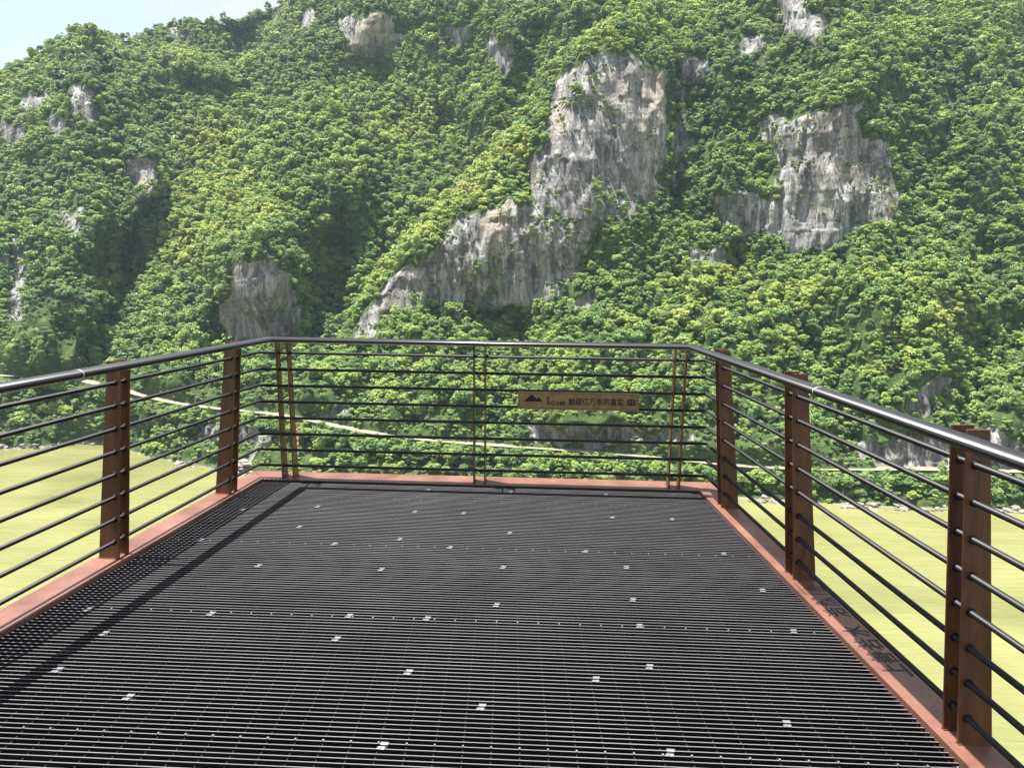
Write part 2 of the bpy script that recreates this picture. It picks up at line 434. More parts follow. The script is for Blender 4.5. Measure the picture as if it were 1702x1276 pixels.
# lettering: CJK text turned into meshes
def text_mesh(body, size, extrude=.0008, align='CENTER', space=1.0, offset=0.):
    cu = bpy.data.curves.new('txt', 'FONT'); cu.body = body; cu.size = size; cu.extrude = extrude; cu.align_x = align; cu.align_y = 'CENTER'
    cu.space_character = space; cu.resolution_u = 3; cu.offset = offset
    o = bpy.data.objects.new('txt', cu); COL.objects.link(o)
    dg = bpy.context.evaluated_depsgraph_get()
    me = bpy.data.meshes.new_from_object(o.evaluated_get(dg))
    bpy.data.objects.remove(o); bpy.data.curves.remove(cu)
    return me
def text_part(name, body, size, mat, mtx, parent, extrude=.0008, space=1.0, offset=0., sx=1.0):
    me = text_mesh(body, size, extrude, space=space, offset=offset)
    me.transform(Matrix.Diagonal((sx, 1, 1, 1))); me.transform(mtx); me.materials.clear(); me.materials.append(mat); me.name = name
    o = bpy.data.objects.new(name, me); COL.objects.link(o); o.parent = parent
    return o
ang = math.atan2(1.0, SR)     # along the right kerb, away from the camera
INS_SX = 1.0
def kerb_char(ch, yc, size=.13, sx=1.0):
    m = Matrix.Translation((XR(yc)+.098, yc, KZ+.0006)) @ Matrix.Rotation(ang, 4, 'Z')
    o = text_part('inscription', ch, size, MAT['ink_and_shade'], m, None, .0004, offset=.0014, sx=sx)
    o.parent = kr
    return o
for ch, yc in zip('上善若水浩然', (3.045, 3.155, 3.275, 3.405, 3.61, 3.735)):
    kerb_char(ch, yc, .125, .92)
# boxed character beside the post
ins = MB()
def stroke(u0, v0, u1, v1, w=.006):   # u along the kerb (reading direction), v up the character
    Y0 = 3.835; A = np.array([XR(Y0+u0)+.098-v0, Y0+u0, KZ+.0008]); B = np.array([XR(Y0+u1)+.098-v1, Y0+u1, KZ+.0008])
    d = B-A; L = np.linalg.norm(d); d /= L; n = np.array([-d[1], d[0], 0])
    ins.obox((A+B)/2, d*L/2, n*w/2, (0, 0, .0005))
stroke(-.005, -.075, -.005, .075, .004); stroke(-.003, .073, .15, .073, .004)
for v in (.042, .022, .002): stroke(.03, v, .10, v)
stroke(.065, .055, .065, -.012); stroke(.02, -.014, .115, -.014)
stroke(.04, -.03, .095, -.03); stroke(.04, -.03, .04, -.068); stroke(.095, -.03, .095, -.068); stroke(.04, -.05, .095, -.05); stroke(.03, -.068, .105, -.068)
o = ins.build('inscription', MAT['ink_and_shade']); o.parent = kr; 

# ------------------------------------------------------------------ guardrail
rail = tag(empty('guardrail', (0, 3, .02)), 'guardrail of black horizontal tubes and brown tapered steel plate posts around platform', 'railing')
roff = Vector((0, 3, .02))
def R_(o): return adopt(o, rail, roff)
ZH, OH = 1.15, -.1498
PY_L = (4.2, 4.285, 5.53, 5.618, 1.42, 1.5)
PY_R = (-.6, -.515, .95, 1.035, 2.524, 2.612, 4.021, 4.134, 5.350, 5.438)
PX_F = (-1.821, -1.733, -.281, -.194, 1.254, 1.337)
cl, cr = CL(OH), CR(OH)
m = MB(); m.tube([(XL(YB, OH), YB, ZH), (*cl, ZH), (*cr, ZH), (XR(YB, OH), YB, ZH)], .037, .0235, 24)
hr = R_(m.build('handrail', MAT['handrail'], smooth=True))
for i in range(8):
    t = i/7.; z = .1221 + t*(1.0363-.1221); o_ = .0588 + t*(.0005-.0588)
    a2, b2 = CL(o_), CR(o_)
    m = MB(); m.tube([(XL(YB, o_), YB, z), (*a2, z), (*b2, z), (XR(YB, o_), YB, z)], .0115, None, 14)
    for y in PY_L: m.tube([(XL(y-.0095, o_), y-.0095, z), (XL(y+.0095, o_), y+.0095, z)], .0162, None, 12)
    for y in PY_R: m.tube([(XR(y-.0095, o_), y-.0095, z), (XR(y+.0095, o_), y+.0095, z)], .0162, None, 12)
    for x in PX_F: m.tube([(x-.0095, YF(x-.0095, o_), z), (x+.0095, YF(x+.0095, o_), z)], .0162, None, 12)
    R_(m.build('rail_tube', MAT['black'], smooth=True))
    # stub sleeves where the tube enters each plate are part of the tube's own paint
def plate(base, tang, outw, th=.009):
    """trapezoid plate standing on the kerb; base = point on kerb inner edge, tang = along the rail, outw = outwards"""
    tang = np.array([*tang, 0.]); outw = np.array([*outw, 0.]); b0 = np.array([*base, 0.])
    def P(o, z, s): return b0 + outw*o + tang*(s*th/2) + np.array([0, 0, z])
    zt = 1.157
    prof = [(.036, KZ+.001), (.160, KZ+.001), (.041, zt), (-.038, zt), (-.0375, zt-.021), (-.125, zt-.021), (-.125, zt-.035), (-.037, zt-.036)]
    # outer edge straight, inner edge leaning in, a lug under the handrail
    n = len(prof); v = [P(o, z, -1) for o, z in prof] + [P(o, z, 1) for o, z in prof]
    f = [tuple(range(n)), tuple(range(2*n-1, n-1, -1))] + [((i+1) % n, i, n+i, n+(i+1) % n) for i in range(n)]
    mb = MB(); mb.add(v, f)
    for s_ in (-1, 1):      # weld bead along the foot
        c_ = b0 + outw*.098 + tang*(s_*(th/2+.0025)) + np.array([0, 0, KZ+.0025]); mb.obox(c_, outw*.063, tang*.0026, (0, 0, .0028))
    me = mb.build('post_plate', MAT['corten'], bevel=.0012)
    bm = bmesh.new(); bm.from_mesh(me.data); bmesh.ops.recalc_face_normals(bm, faces=bm.faces); bm.to_mesh(me.data); bm.free()
    return R_(me)
tl = np.array([SL, 1.]); tl /= np.linalg.norm(tl); tr_ = np.array([SR, 1.]); tr_ /= np.linalg.norm(tr_); tf = np.array([1., SF]); tf /= np.linalg.norm(tf)
for y in (-1.2, -1.12, .1, .18, 1.42, 1.5, 2.8, 2.88, 4.2, 4.285, 5.53, 5.618)[4:]:
    if y in (2.8, 2.88): continue
    plate((XL(y), y), tl, (-tl[1], tl[0]))
for y in (-.6, -.515, .95, 1.035, 2.524, 2.612, 4.021, 4.134, 5.350, 5.438):
    plate((XR(y), y), tr_, (tr_[1], -tr_[0]))
for x in (-1.821, -1.733, -.281, -.194, 1.254, 1.337):
    plate((x, YF(x)), tf, (-tf[1], tf[0]))
for (x, y, tg) in ((-2.0984, 3.68, tl), (1.4, 3.413, tr_)):
    xx = XL(y, OH) if x < 0 else XR(y, OH)
    t3 = np.array([*tg, 0])*.003
    m = MB(); m.tube([np.array([xx, y, ZH])-t3, np.array([xx, y, ZH])+t3], .0377, .0242, 24); R_(m.build('weld_ring', MAT['joint'], smooth=True))

# ------------------------------------------------------------------ sign on the railing
SY = YF0 - .008            # front face plane
def sgn(px, py): return on_plane(np.array(float(px)), np.array(float(py)), SY, SF)
pa, pb, pc, pd = sgn(861, 651), sgn(1062, 653.5), sgn(1061.5, 683), sgn(861, 680)
sc_ = (pa+pb+pc+pd)/4; SW = np.linalg.norm(pb-pa); SHt = (pa[2]-pd[2]+pb[2]-pc[2])/2
sign = tag(empty('sign_plaque', tuple(sc_)), 'brass coloured plaque engraved with a mountain emblem and Chinese slogan on the far railing', 'sign')
ux = np.array([tf[0], tf[1], (pb[2]-pa[2])/SW*.5]); ux /= np.linalg.norm(ux)
SM = Matrix.Translation(tuple(sc_)) @ Matrix(((ux[0], 0, ux[1]*1, 0), (ux[1], 0, -ux[0], 0), (ux[2], 1, 0, 0), (0, 0, 0, 1)))
# local frame: x right, y up, z towards the viewer
def S_(o):
    o.matrix_world = SM; o.parent = sign; o.matrix_parent_inverse = Matrix.Translation(-Vector(tuple(sc_))); return o
m = MB(); m.box(-SW/2, SW/2, -SHt/2, SHt/2, -.045, 0); S_(m.build('plate', MAT['brass'], bevel=.002))
for xs_ in (-1, 1):
    for ys_ in (-1, 1):
        m = MB(); m.tube([(xs_*(SW/2-.0052), ys_*(SHt/2-.0052), -.001), (xs_*(SW/2-.0052), ys_*(SHt/2-.0052), .0016)], .0032, n=10); S_(m.build('screw', MAT['joint']))
def flat_poly(mb, pts, z=.0008, th=.0012):
    n = len(pts); v = [(x, y, z-th) for x, y in pts]+[(x, y, z) for x, y in pts]
    mb.add(v, [tuple(range(n-1, -1, -1)), tuple(range(n, 2*n))]+[(i, (i+1) % n, n+(i+1) % n, n+i) for i in range(n)])
m = MB(); e = .010; lw = .003
for (x0, x1, y0, y1) in ((-SW/2+e, SW/2-e, SHt/2-e-lw, SHt/2-e), (-SW/2+e, SW/2-e, -SHt/2+e, -SHt/2+e+lw),
                         (-SW/2+e, -SW/2+e+lw, -SHt/2+e+lw, SHt/2-e-lw), (SW/2-e-lw, SW/2-e, -SHt/2+e+lw, SHt/2-e-lw)):
    m.box(x0, x1, y0, y1, -.001, .0008)
S_(m.build('border', MAT['brass_line']))
def sx_(px): return (px-861)/201.0*SW - SW/2
def sy_(py, px): # photo row on the plate
    t = (px-861)/201.0; top = 651+2.5*t; bot = 680+3*t
    return SHt/2 - (py-top)/(bot-top)*SHt
m = MB()
flat_poly(m, [(sx_(x), sy_(y, x)) for x, y in ((870.5, 667.5), (877, 667.5), (890, 667.5), (893, 666), (891.5, 662), (883.5, 655.6))])
flat_poly(m, [(sx_(x), sy_(y, x)) for x, y in ((890.5, 667.8), (895.5, 667.8), (899, 666.4), (900.5, 667.8), (903.2, 667.8), (895.3, 660.2), (891.8, 664))])
em = S_(m.build('emblem', MAT['ink_and_shade']))
m = MB()
for x in (870.5, 874.5, 881, 884, 887, 890, 893, 897, 901):   # illegible line of tiny characters
    cx, cy = sx_(x+.2), sy_(670.2, x)
    m.box(cx-.0045, cx+.0045, cy+.0035, cy+.005, -.001, .0008); m.box(cx-.001, cx+.001, cy-.006, cy+.0034, -.001, .0008); m.box(cx-.005, cx-.0012, cy-.003, cy-.0015, -.001, .0008); m.box(cx+.0012, cx+.005, cy-.0035, cy-.002, -.001, .0008)
S_(m.build('caption', MAT['brass_line']))
def sign_text(body, x0, x1, yc, size, sx=None, off=.0005):
    me = text_mesh(body, size, .0005, offset=off)
    co = np.array([v.co for v in me.vertices]); mn, mx = co.min(0), co.max(0)
    X0, X1 = sx_(x0), sx_(x1); k = (X1-X0)/(mx[0]-mn[0]); cy = sy_(yc, (x0+x1)/2)
    me.transform(Matrix.Translation(((X0+X1)/2, cy, .0006)) @ Matrix.Diagonal((k, 1, 1, 1)) @ Matrix.Translation((-(mn[0]+mx[0])/2, -(mn[1]+mx[1])/2, 0)))
    me.materials.clear(); me.materials.append(MAT['ink_and_shade']); me.name = 'lettering'
    o = bpy.data.objects.new('lettering', me); COL.objects.link(o); return S_(o)
sign_text('触碰亿万年的真实', 945, 1037, 667.6, .062, off=.0009)
sign_text('宜', 908.5, 914, 661.5, .034)
sign_text('昌', 909, 914, 669.6, .034)
sign_text('G348', 916, 939.5, 670.2, .047, off=.0009)
m = MB(); X0, X1 = sx_(1043), sx_(1056); Y0, Y1 = sy_(673.6, 1050), sy_(663.2, 1050)
c = .006; flat_poly(m, [(X0+c, Y0), (X1-c, Y0), (X1, Y0+c), (X1, Y1-c), (X1-c, Y1), (X0+c, Y1), (X0, Y1-c), (X0, Y0+c)])
seal = S_(m.build('seal', MAT['ink_and_shade']))
m = MB(); w = (X1-X0); hgt_ = (Y1-Y0)
for (u, v0, v1) in ((.30, .2, .8), (.68, .15, .85)): m.box(X0+w*u-.0018, X0+w*u+.0018, Y0+hgt_*v0, Y0+hgt_*v1, 0.0005, .0014)
for (u0, u1, v) in ((.15, .45, .68), (.15, .45, .42), (.55, .86, .75), (.55, .86, .5), (.55, .86, .25)): m.box(X0+w*u0, X0+w*u1, Y0+hgt_*v-.0015, Y0+hgt_*v+.0015, 0.0003, .0012)
S_(m.build('seal_mark', MAT['brass']))

# ------------------------------------------------------------------ far hillside
def interp(xs, pts):
    return np.interp(xs, [p[0] for p in pts], [p[1] for p in pts])
WLINE = [(-600, 730), (0, 745), (60, 746), (130, 737), (170, 737), (250, 762), (330, 776), (437, 792), (560, 800), (800, 812), (1000, 820), (1230, 830), (1400, 841), (1500, 846), (1702, 849), (2300, 856)]
SKY = [(-600, 190), (-200, 150), (0, 122), (40, 101), (80, 82), (110, 63), (125, 52), (140, 46), (152, 50), (165, 66), (200, 70), (230, 64), (265, 46), (300, 38), (345, 39), (395, 43), (420, 30), (455, 17), (480, 2), (560, -60), (700, -110), (1000, -120), (1400, -170), (1702, -190), (2300, -190)]
NY = 400
gx = np.concatenate([np.linspace(-1550, -330, 70), np.linspace(-325, 2060, 610), np.linspace(2070, 3350, 70)]); NX = len(gx)
v01 = np.linspace(0, 1, NY)
wl = interp(gx, WLINE) + 5; sk = interp(gx, SKY) + 2.0*vnoise(gx/9., 0, 0, 3) 
PX = np.repeat(gx[None, :], NY, 0); PY = wl[None, :] + (sk-wl)[None, :]*v01[:, None]
D = ray(PX, PY); hyp = np.hypot(D[..., 0], D[..., 1]); TE = D[..., 2]/hyp; UX = D[..., 0]/hyp; UY = D[..., 1]/hyp

# rock outcrops, traced in photograph pixels
CLIFFS = [
    ([(905,112),(950,104),(1000,94),(1060,104),(1106,132),(1113,220),(1103,300),(1095,345),(1060,365),(1005,380),(990,425),(960,470),(905,500),(830,522),(765,508),(700,512),(645,520),(605,560),(583,556),(610,500),(650,455),(700,425),(755,410),(762,370),(830,350),(882,333),(886,260),(905,205)], 9, 8.),
    ([(1274,202),(1330,194),(1400,186),(1432,158),(1442,232),(1476,262),(1492,330),(1502,370),(1450,384),(1405,412),(1330,424),(1272,402),(1232,398),(1190,362),(1178,330),(1232,318),(1282,330),(1292,280)], 8, 9.),
    ([(1288,-40),(1340,-40),(1350,44),(1332,80),(1300,74)], 6, 7.), ([(1338,24),(1374,30),(1366,86),(1338,84)], 5, 6.),
    ([(1236,62),(1276,58),(1276,88),(1240,92)], 5, 5.), ([(1120,92),(1168,94),(1172,130),(1140,128),(1118,122)], 5, 6.),
    ([(1124,130),(1142,135),(1140,300),(1126,330)], 6, 6.),
    ([(112,150),(160,138),(170,200),(140,207),(118,190)], 6, 6.), ([(30,158),(68,148),(64,190),(36,204)], 7, 5.),
    ([(76,196),(112,200),(108,228),(80,226)], 7, 5.), ([(0,200),(40,210),(30,245),(0,250)], 8, 4.), ([(214,272),(262,262),(270,310),(240,322),(220,300)], 7, 5.),
    ([(372,440),(440,424),(480,440),(505,500),(500,560),(470,575),(372,572)], 8, 8.),
    ([(110,352),(140,345),(142,400),(112,400)], 7, 5.), ([(18,400),(38,400),(46,520),(10,520)], 8, 4.),
    ([(572,30),(640,26),(660,60),(650,92),(590,84)], 8, 5.), ([(495,24),(520,20),(520,50),(498,50)], 5, 5.), ([(748,44),(784,48),(776,84),(750,76)], 7, 4.), ([(815,66),(850,70),(846,150),(820,140)], 7, 4.),
    ([(283,52),(302,50),(300,70),(284,68)], 5, 4.), ([(422,70),(436,68),(434,90),(424,90)], 5, 4.),
    ([(1508,668),(1525,640),(1560,618),(1580,632),(1550,672),(1530,704)], 6, 5.),
    ([(870,700),(950,712),(1010,706),(1150,720),(1150,738),(1000,742),(880,730)], 9, 2.), ([(1420,735),(1640,715),(1702,720),(1702,775),(1420,774)], 8, 4.), ([(515,680),(560,678),(590,704),(548,700)], 5, 4.),
    ([(1150,420),(1195,418),(1205,445),(1165,450)], 6, 4.), ([(950,490),(1000,470),(990,510),(955,520)], 7, 4.),
    ([(330,700),(440,708),(430,740),(330,735)], 9, 3.), ([(700,742),(820,748),(810,758),(710,754)], 6, 2.),
]
ROCK = np.zeros_like(PX); SLOPE_ADD = np.zeros_like(PX)
warpx = PX + 26*fbm(PX/34., PY/40., 0, 51, 5); warpy = PY + 24*fbm(PX/30., PY/45., 3, 52, 5)
for poly, soft, s in CLIFFS:
    k = poly_soft(warpx, warpy, poly, soft); ROCK = np.maximum(ROCK, k); SLOPE_ADD = np.maximum(SLOPE_ADD, k*s)
# vegetated patches inside the big cliffs
VEG = [([(1000,300),(1060,330),(1110,300),(1110,400),(1000,400),(930,400),(870,395),(880,380),(960,372)], .6), ([(940,170),(985,130),(975,180),(955,195)], .8), ([(900,420),(1000,370),(1000,440),(930,470)], .55), ([(1290,290),(1310,290),(1308,345),(1290,340)], .6), ([(770,440),(830,420),(850,470),(790,500)], .45)]
veg = np.zeros_like(PX)
for poly, a_ in VEG: veg = np.maximum(veg, a_*poly_soft(warpx, warpy, poly, 14))
ROCK = np.clip(ROCK - .62*veg, 0, 1)
CREST = [(1120,-120),(1060,25),(960,88),(905,140),(893,205),(840,240),(762,330),(655,430),(592,520),(572,565)]
_xl = np.interp(PY, [p[1] for p in CREST], [p[0] for p in CREST])
_far = sstep(0, 40, PX-_xl-130) ; ROCK = np.where((PX < _xl+160) & (PX > _xl-80) & (PY < 570) & (PY > 60), ROCK*sstep(4, 26, PX-_xl+10*fbm(PX/14., PY/14., 0, 53, 3)), ROCK)
shore = sstep(16, 3, wl[None, :]-PY); ROCK = np.maximum(ROCK, .9*shore)

# the road bench
ROADPX = [(-420, 640), (-200, 628), (0, 624), (130, 629), (180, 638), (225, 657), (270, 668), (320, 674), (370, 681), (420, 684), (480, 687), (520, 696), (560, 708), (600, 718), (680, 729), (780, 738), (900, 746), (1000, 753), (1120, 763), (1230, 777), (1400, 781), (1540, 780), (1702, 785), (2160, 790)]
ry = interp(gx, ROADPX); above = ry[None, :]-PY      # positive above the road
S = .88*np.exp(1.9*fbm(PX/85., PY/48., 0, 5, 4)) + SLOPE_ADD
S = np.where((above < -2) & (above > -400), 1.0*np.exp(1.2*fbm(PX/80., PY/34., 2, 6, 3)) + SLOPE_ADD*.5, S)
S = np.where(np.abs(above) < 4.5, .32, S); S = S + 1.6*np.exp(-((above-14)/9.)**2)              # cut bank over the road
S = S*(1-.2*sstep(480, 120, PY)*sstep(1050, 500, PX)); S = np.clip(S, np.where(np.abs(above) < 5, .3, .56), 12); rdm = .1+.9*sstep(4, 36, np.abs(above))
# upper slopes lean back less so that crests stay near
R = np.zeros_like(PX)
w0 = on_z(gx, wl, WATER_Z-1.2); R[0] = np.hypot(w0[:, 0], w0[:, 1])
kk = np.ones(25)/25.
for j in range(1, NY):
    dte = TE[j]-TE[j-1]
    R[j] = R[j-1]*(1 + dte/np.maximum(S[j]-TE[j], .3))
    pad = np.pad(R[j], 12, mode='edge'); R[j] = .87*R[j] + .13*np.convolve(pad, kk, 'valid')
# ridges (towards the viewer) and gullies, metres
G = np.zeros_like(PX)
def ridge(poly, w, amp):
    global G; G = G + amp*np.exp(-(seg_dist(PX, PY, poly)/w)**2)
def edge(xe, amp, back, soft=7.):
    """front ridge to the right of the line xe(py); behind it on the left the ground lies deeper"""
    global G
    ys = [p[1] for p in xe]; xs = [p[0] for p in xe]; am = [p[2] for p in xe]
    o = np.argsort(ys); xl = np.interp(PY, np.array(ys)[o], np.array(xs)[o]) + 8*fbm(PY/30., 0, PX*0, 61, 3); A = np.interp(PY, np.array(ys)[o], np.array(am)[o])
    d = (PX-xl); G = G + amp*A*sstep(soft, -soft, d)*np.exp(-np.maximum(-d, 0)/back)
def edge_r(xe, amp, back, soft=7.):
    global G
    ys = [p[1] for p in xe]; xs = [p[0] for p in xe]; am = [p[2] for p in xe]
    o = np.argsort(ys); xl = np.interp(PY, np.array(ys)[o], np.array(xs)[o]) + 8*fbm(PY/30., 5, PX*0, 62, 3); A = np.interp(PY, np.array(ys)[o], np.array(am)[o])
    d = (PX-xl); G = G + amp*A*sstep(-soft, soft, d)*np.exp(-np.maximum(d, 0)/back)
edge([(1120,-120,.6),(1060,25,.9),(960,88,1),(905,140,1),(893,205,1),(840,240,.95),(762,330,.85),(655,430,.7),(592,520,.55),(572,565,.4),(560,620,.0)], 60, 230, 9)
edge_r([(150,20,.5),(170,66,1),(205,120,.8),(250,230,.8),(275,310,.8),(225,360,.9),(205,420,.9),(190,500,.8),(150,575,.4),(120,620,0)], 32, 120, 12)
edge_r([(470,180,.0),(486,300,.5),(500,420,.9),(508,500,1),(512,575,.7),(520,640,0)], 28, 110, 12)
edge_r([(1104,70,.7),(1114,150,1),(1118,300,1),(1108,360,.5),(1100,420,0)], 26, 45, 6)
edge_r([(1440,120,0),(1446,170,.8),(1482,260,1),(1506,340,1),(1510,390,.5),(1500,430,0)], 24, 70, 6)
edge_r([(1372,-60,.8),(1372,60,.8),(1380,110,0)], 20, 60, 8)
ridge([(140,45),(185,150),(168,250),(150,350),(110,440),(70,560)], 60, -22)
ridge([(445,60),(400,200),(330,330),(250,470),(170,580)], 45, 4)
ridge([(640,0),(560,130),(500,250),(450,380),(430,470)], 55, -20)
ridge([(380,430),(440,430),(470,470)], 40, -8)
ridge([(760,60),(740,200),(640,330),(560,470),(530,560)], 50, 14)
ridge([(850,60),(830,160),(800,220)], 30, -12); ridge([(900,60),(880,140),(860,190)], 24, 14); ridge([(690,130),(700,170),(740,200)], 22, 10)
ridge([(1200,130),(1210,230),(1190,310)], 34, -10); ridge([(1400,-60),(1400,100),(1440,160)], 60, -14)
ridge([(1560,40),(1600,200),(1560,330),(1620,420)], 30, 8); ridge([(1660,60),(1640,250),(1700,380)], 40, -8)
ridge([(1180,430),(1300,440),(1420,430)], 26, 5); ridge([(1350,520),(1480,500),(1600,520)], 60, -7)
ridge([(1700,560),(1620,610),(1600,700)], 42, 10); ridge([(1530,600),(1500,680)], 30, -5)
ridge([(700,560),(850,600),(1000,590)], 40, -4); ridge([(200,560),(150,610),(120,640)], 30, 5)
ridge([(330,150),(375,180),(400,210)], 22, 12); ridge([(300,110),(350,120)], 20, -8)
back2 = [(165,64),(200,66),(262,40),(300,30),(398,38),(430,20),(480,-4),(520,-40),(430,90),(392,125),(370,122),(330,100),(280,92),(210,98)]
G = G + 95*poly_soft(PX, PY, back2, 8)
G *= sstep(5, 70, wl[None, :]-PY)
R = R + G
# roughness of the ground itself
wx_ = PX + 40*fbm(PX/110., PY/110., 7, 64, 3)
rib = 1-np.abs(2.4*fbm(wx_/95., PY/300., 0, 65, 4))
upm = sstep(20, 120, wl[None, :]-PY)
R = R - rdm*upm*(1-.5*ROCK)*(15*(rib-.55)) * np.interp(PX, [-400, 700, 1250, 2100], [1.15, 1., .7, .7])
X3, Y3 = UX*R, UY*R; Z3 = CAMH + TE*R
fade = sstep(0, 30, wl[None, :]-PY)
R = R + rdm*fade*(1-.72*ROCK)*(7.5*fbm(X3/30., Y3/30., Z3/30., 71, 4) + 2.2*fbm(X3/9., Y3/9., Z3/9., 72, 3))
lat = UX*R
flute = np.abs(vnoise(lat/7., Z3/60., 0, 81)) + .5*np.abs(vnoise(lat/3., Z3/26., 4, 82)) + .35*vnoise(lat/1.6, Z3/9., 6, 83)
blocks = vnoise(lat/13., Z3/9., 9, 84) + .5*vnoise(lat/5., Z3/4., 8, 85)
_lw = lat + 5*vnoise(lat/11., Z3/30., 2, 87)
cell = hash3(np.floor(_lw/8.+.5*np.floor(Z3/27.)), np.floor(Z3/27.+.4*vnoise(lat/20., 0, 0, 88)), np.floor(lat*0), 86) + .5*hash3(np.floor(_lw/3.3), np.floor(Z3/13.), np.floor(lat*0), 89)
bedl = sstep(.0, .25, np.abs(((Z3 + .12*lat)/17.) % 1-.5))   # bedding ledges
R = R + ROCK*fade*(3.2*flute - .9*blocks + 2.6*(cell-.75) + .45*(1-bedl))
X3, Y3, Z3 = UX*R, UY*R, CAMH + TE*R
# reverse slope behind the skyline
back = []
for k in range(1, 13):
    rb = R[-1]*(1+.018*k*k**.4); zb = Z3[-1]-(rb-R[-1])*(.15+.09*k)
    back.append((UX[-1]*rb, UY[-1]*rb, zb))
XX = np.vstack([X3]+[b[0][None] for b in back]); YY = np.vstack([Y3]+[b[1][None] for b in back]); ZZ = np.vstack([Z3]+[b[2][None] for b in back])
RK = np.vstack([ROCK]+[ROCK[-1:]*0 for _ in back])
NR = XX.shape[0]
idx = np.arange(NR*NX).reshape(NR, NX)
quads = np.stack([idx[:-1, :-1], idx[:-1, 1:], idx[1:, 1:], idx[1:, :-1]], -1).reshape(-1, 4)
verts = np.stack([XX, YY, ZZ], -1).reshape(-1, 3)
me = quad_mesh_np('hills', verts, quads, [MAT['hill']], True)
at = me.attributes.new('rock', 'FLOAT', 'POINT'); at.data.foreach_set('value', RK.ravel().astype(np.float32))
hills = bpy.data.objects.new('hills', me); COL.objects.link(hills); tag(hills, kind='structure')
def hill_at(px, py):
    """world point of the hillside seen at photograph pixel (bilinear on the grid)"""
    i = int(np.clip(np.searchsorted(gx, px)-1, 0, NX-2)); fx = (px-gx[i])/(gx[i+1]-gx[i])
    w_ = wl[i]*(1-fx)+wl[i+1]*fx; s_ = sk[i]*(1-fx)+sk[i+1]*fx
    r = np.clip((py-w_)/(s_-w_), 0, 1)*(NY-1); j = int(min(r, NY-2)); fy = r-j
    Rr = (R[j, i]*(1-fx)+R[j, i+1]*fx)*(1-fy)+(R[j+1, i]*(1-fx)+R[j+1, i+1]*fx)*fy
    d = ray(np.array(float(px)), np.array(float(py))); return EYE + d/math.hypot(d[0], d[1])*Rr

# farther blue ridge at the far left
fr = MB(); n = 60; P0 = []
for i in range(n):
    px = -700 + i*20; yk = 128 + 14*math.sin(i*.7) + 8*math.sin(i*1.9) + max(0, px-60)*.3
    d = ray(np.array(float(px)), np.array(float(yk))); k = 900/math.hypot(d[0], d[1]); P0.append(EYE+d*k)
vv = []; ff = []
for i, p in enumerate(P0):
    for j in range(9):
        t = j/8.; q = p.copy(); dirn = np.array([p[0], p[1], 0])/math.hypot(p[0], p[1])
        q = q - dirn*(t*220); q[2] = p[2]*(1-t) - 60*t + 8*math.sin(i*1.3+j*2.1)*(t > 0)*(t < 1); vv.append(q)
    for j in range(3): q = p + np.array([p[0], p[1], 0])/math.hypot(p[0], p[1])*((j+1)*90); q[2] = p[2]-70*(j+1); vv.append(q)
for i in range(n-1):
    order = [11, 10, 9]+list(range(9))
    for a_, b2 in zip(order[:-1], order[1:]): ff.append((i*12+a_, i*12+b2, (i+1)*12+b2, (i+1)*12+a_))
far = mesh_obj('hills', vv, ff, MAT['hill'], None, True); tag(far, kind='structure')
at = far.data.attributes.new('rock', 'FLOAT', 'POINT')

# ------------------------------------------------------------------ river
wv = []; wf = []; nx, ny = 30, 20
xs = np.linspace(-900, 900, nx); ys = np.linspace(-40, 700, ny)
for y in ys:
    for x in xs: wv.append((x, y, WATER_Z))
for j in range(ny-1):
    for i in range(nx-1): a_ = j*nx+i; wf.append((a_, a_+1, a_+nx+1, a_+nx))
water = mesh_obj('river_water', wv, wf, MAT['water']); tag(water, kind='structure')

# near bank under the platform
bv = []; bf = []; nx, ny = 90, 40
xs = np.linspace(-260, 260, nx); ts = np.linspace(0, 1, ny)
for t in ts:
    for x in xs:
        y = -14 + t*56 + 3*float(fbm(x/14., t*5, 0, 91, 3)) - 5*(1-t); z = -.8 - (WATER_Z*-1)*max(0, t-.18)/.8 + 2.2*float(fbm(x/9., t*9, 3, 92, 3))*(t > .2)
        if t < .18: z = -.85 - .3*t
        bv.append((x, y, z))
for j in range(ny-1):
    for i in range(nx-1): a_ = j*nx+i; bf.append((a_, a_+1, a_+nx+1, a_+nx))
nbk = mesh_obj('ground', bv, bf, MAT['hill'], None, True); tag(nbk, kind='structure')
at = nbk.data.attributes.new('rock', 'FLOAT', 'POINT'); at.data.foreach_set('value', np.clip(.4+.5*fbm(np.array(bv)[:, 0]/12, np.array(bv)[:, 2]/12, 0, 93, 3), 0, 1).astype(np.float32))

# ------------------------------------------------------------------ road along the far bank
RC = []
RX = np.concatenate([np.arange(-1500, -420, 24.), np.arange(-420, 2160, 9.), np.arange(2160, 3300, 24.)])
for px in RX:
    RC.append(hill_at(px, float(interp(np.array([px]), ROADPX)[0])))
RC = np.array(RC)
for c in range(3):
    pad = np.pad(RC[:, c], 9, mode='edge'); RC[:, c] = np.convolve(pad, np.ones(19)/19, 'valid')
tg = np.gradient(RC, axis=0); tg[:, 2] = 0; tg /= np.linalg.norm(tg, axis=1)[:, None]
nn = np.stack([-tg[:, 1], tg[:, 0], 0*tg[:, 0]], 1)
nn *= np.where((nn*RC).sum(1) > 0, 1, -1)[:, None]          # away from the river
wroad = np.interp(RX, [0, 200, 480, 560, 640, 900, 1250, 2160], [5.0, 5.5, 7.2, 8, 6, 4.0, 4.4, 4.4])
vv = []; ff = []
for i, p in enumerate(RC):
    a_ = p - nn[i]*wroad[i]*.55; b2 = p + nn[i]*wroad[i]*.6; z = p[2]+.45
    vv += [(a_[0], a_[1], z-5.), (a_[0], a_[1], z), (b2[0], b2[1], z+.05), (b2[0], b2[1], z-5)]
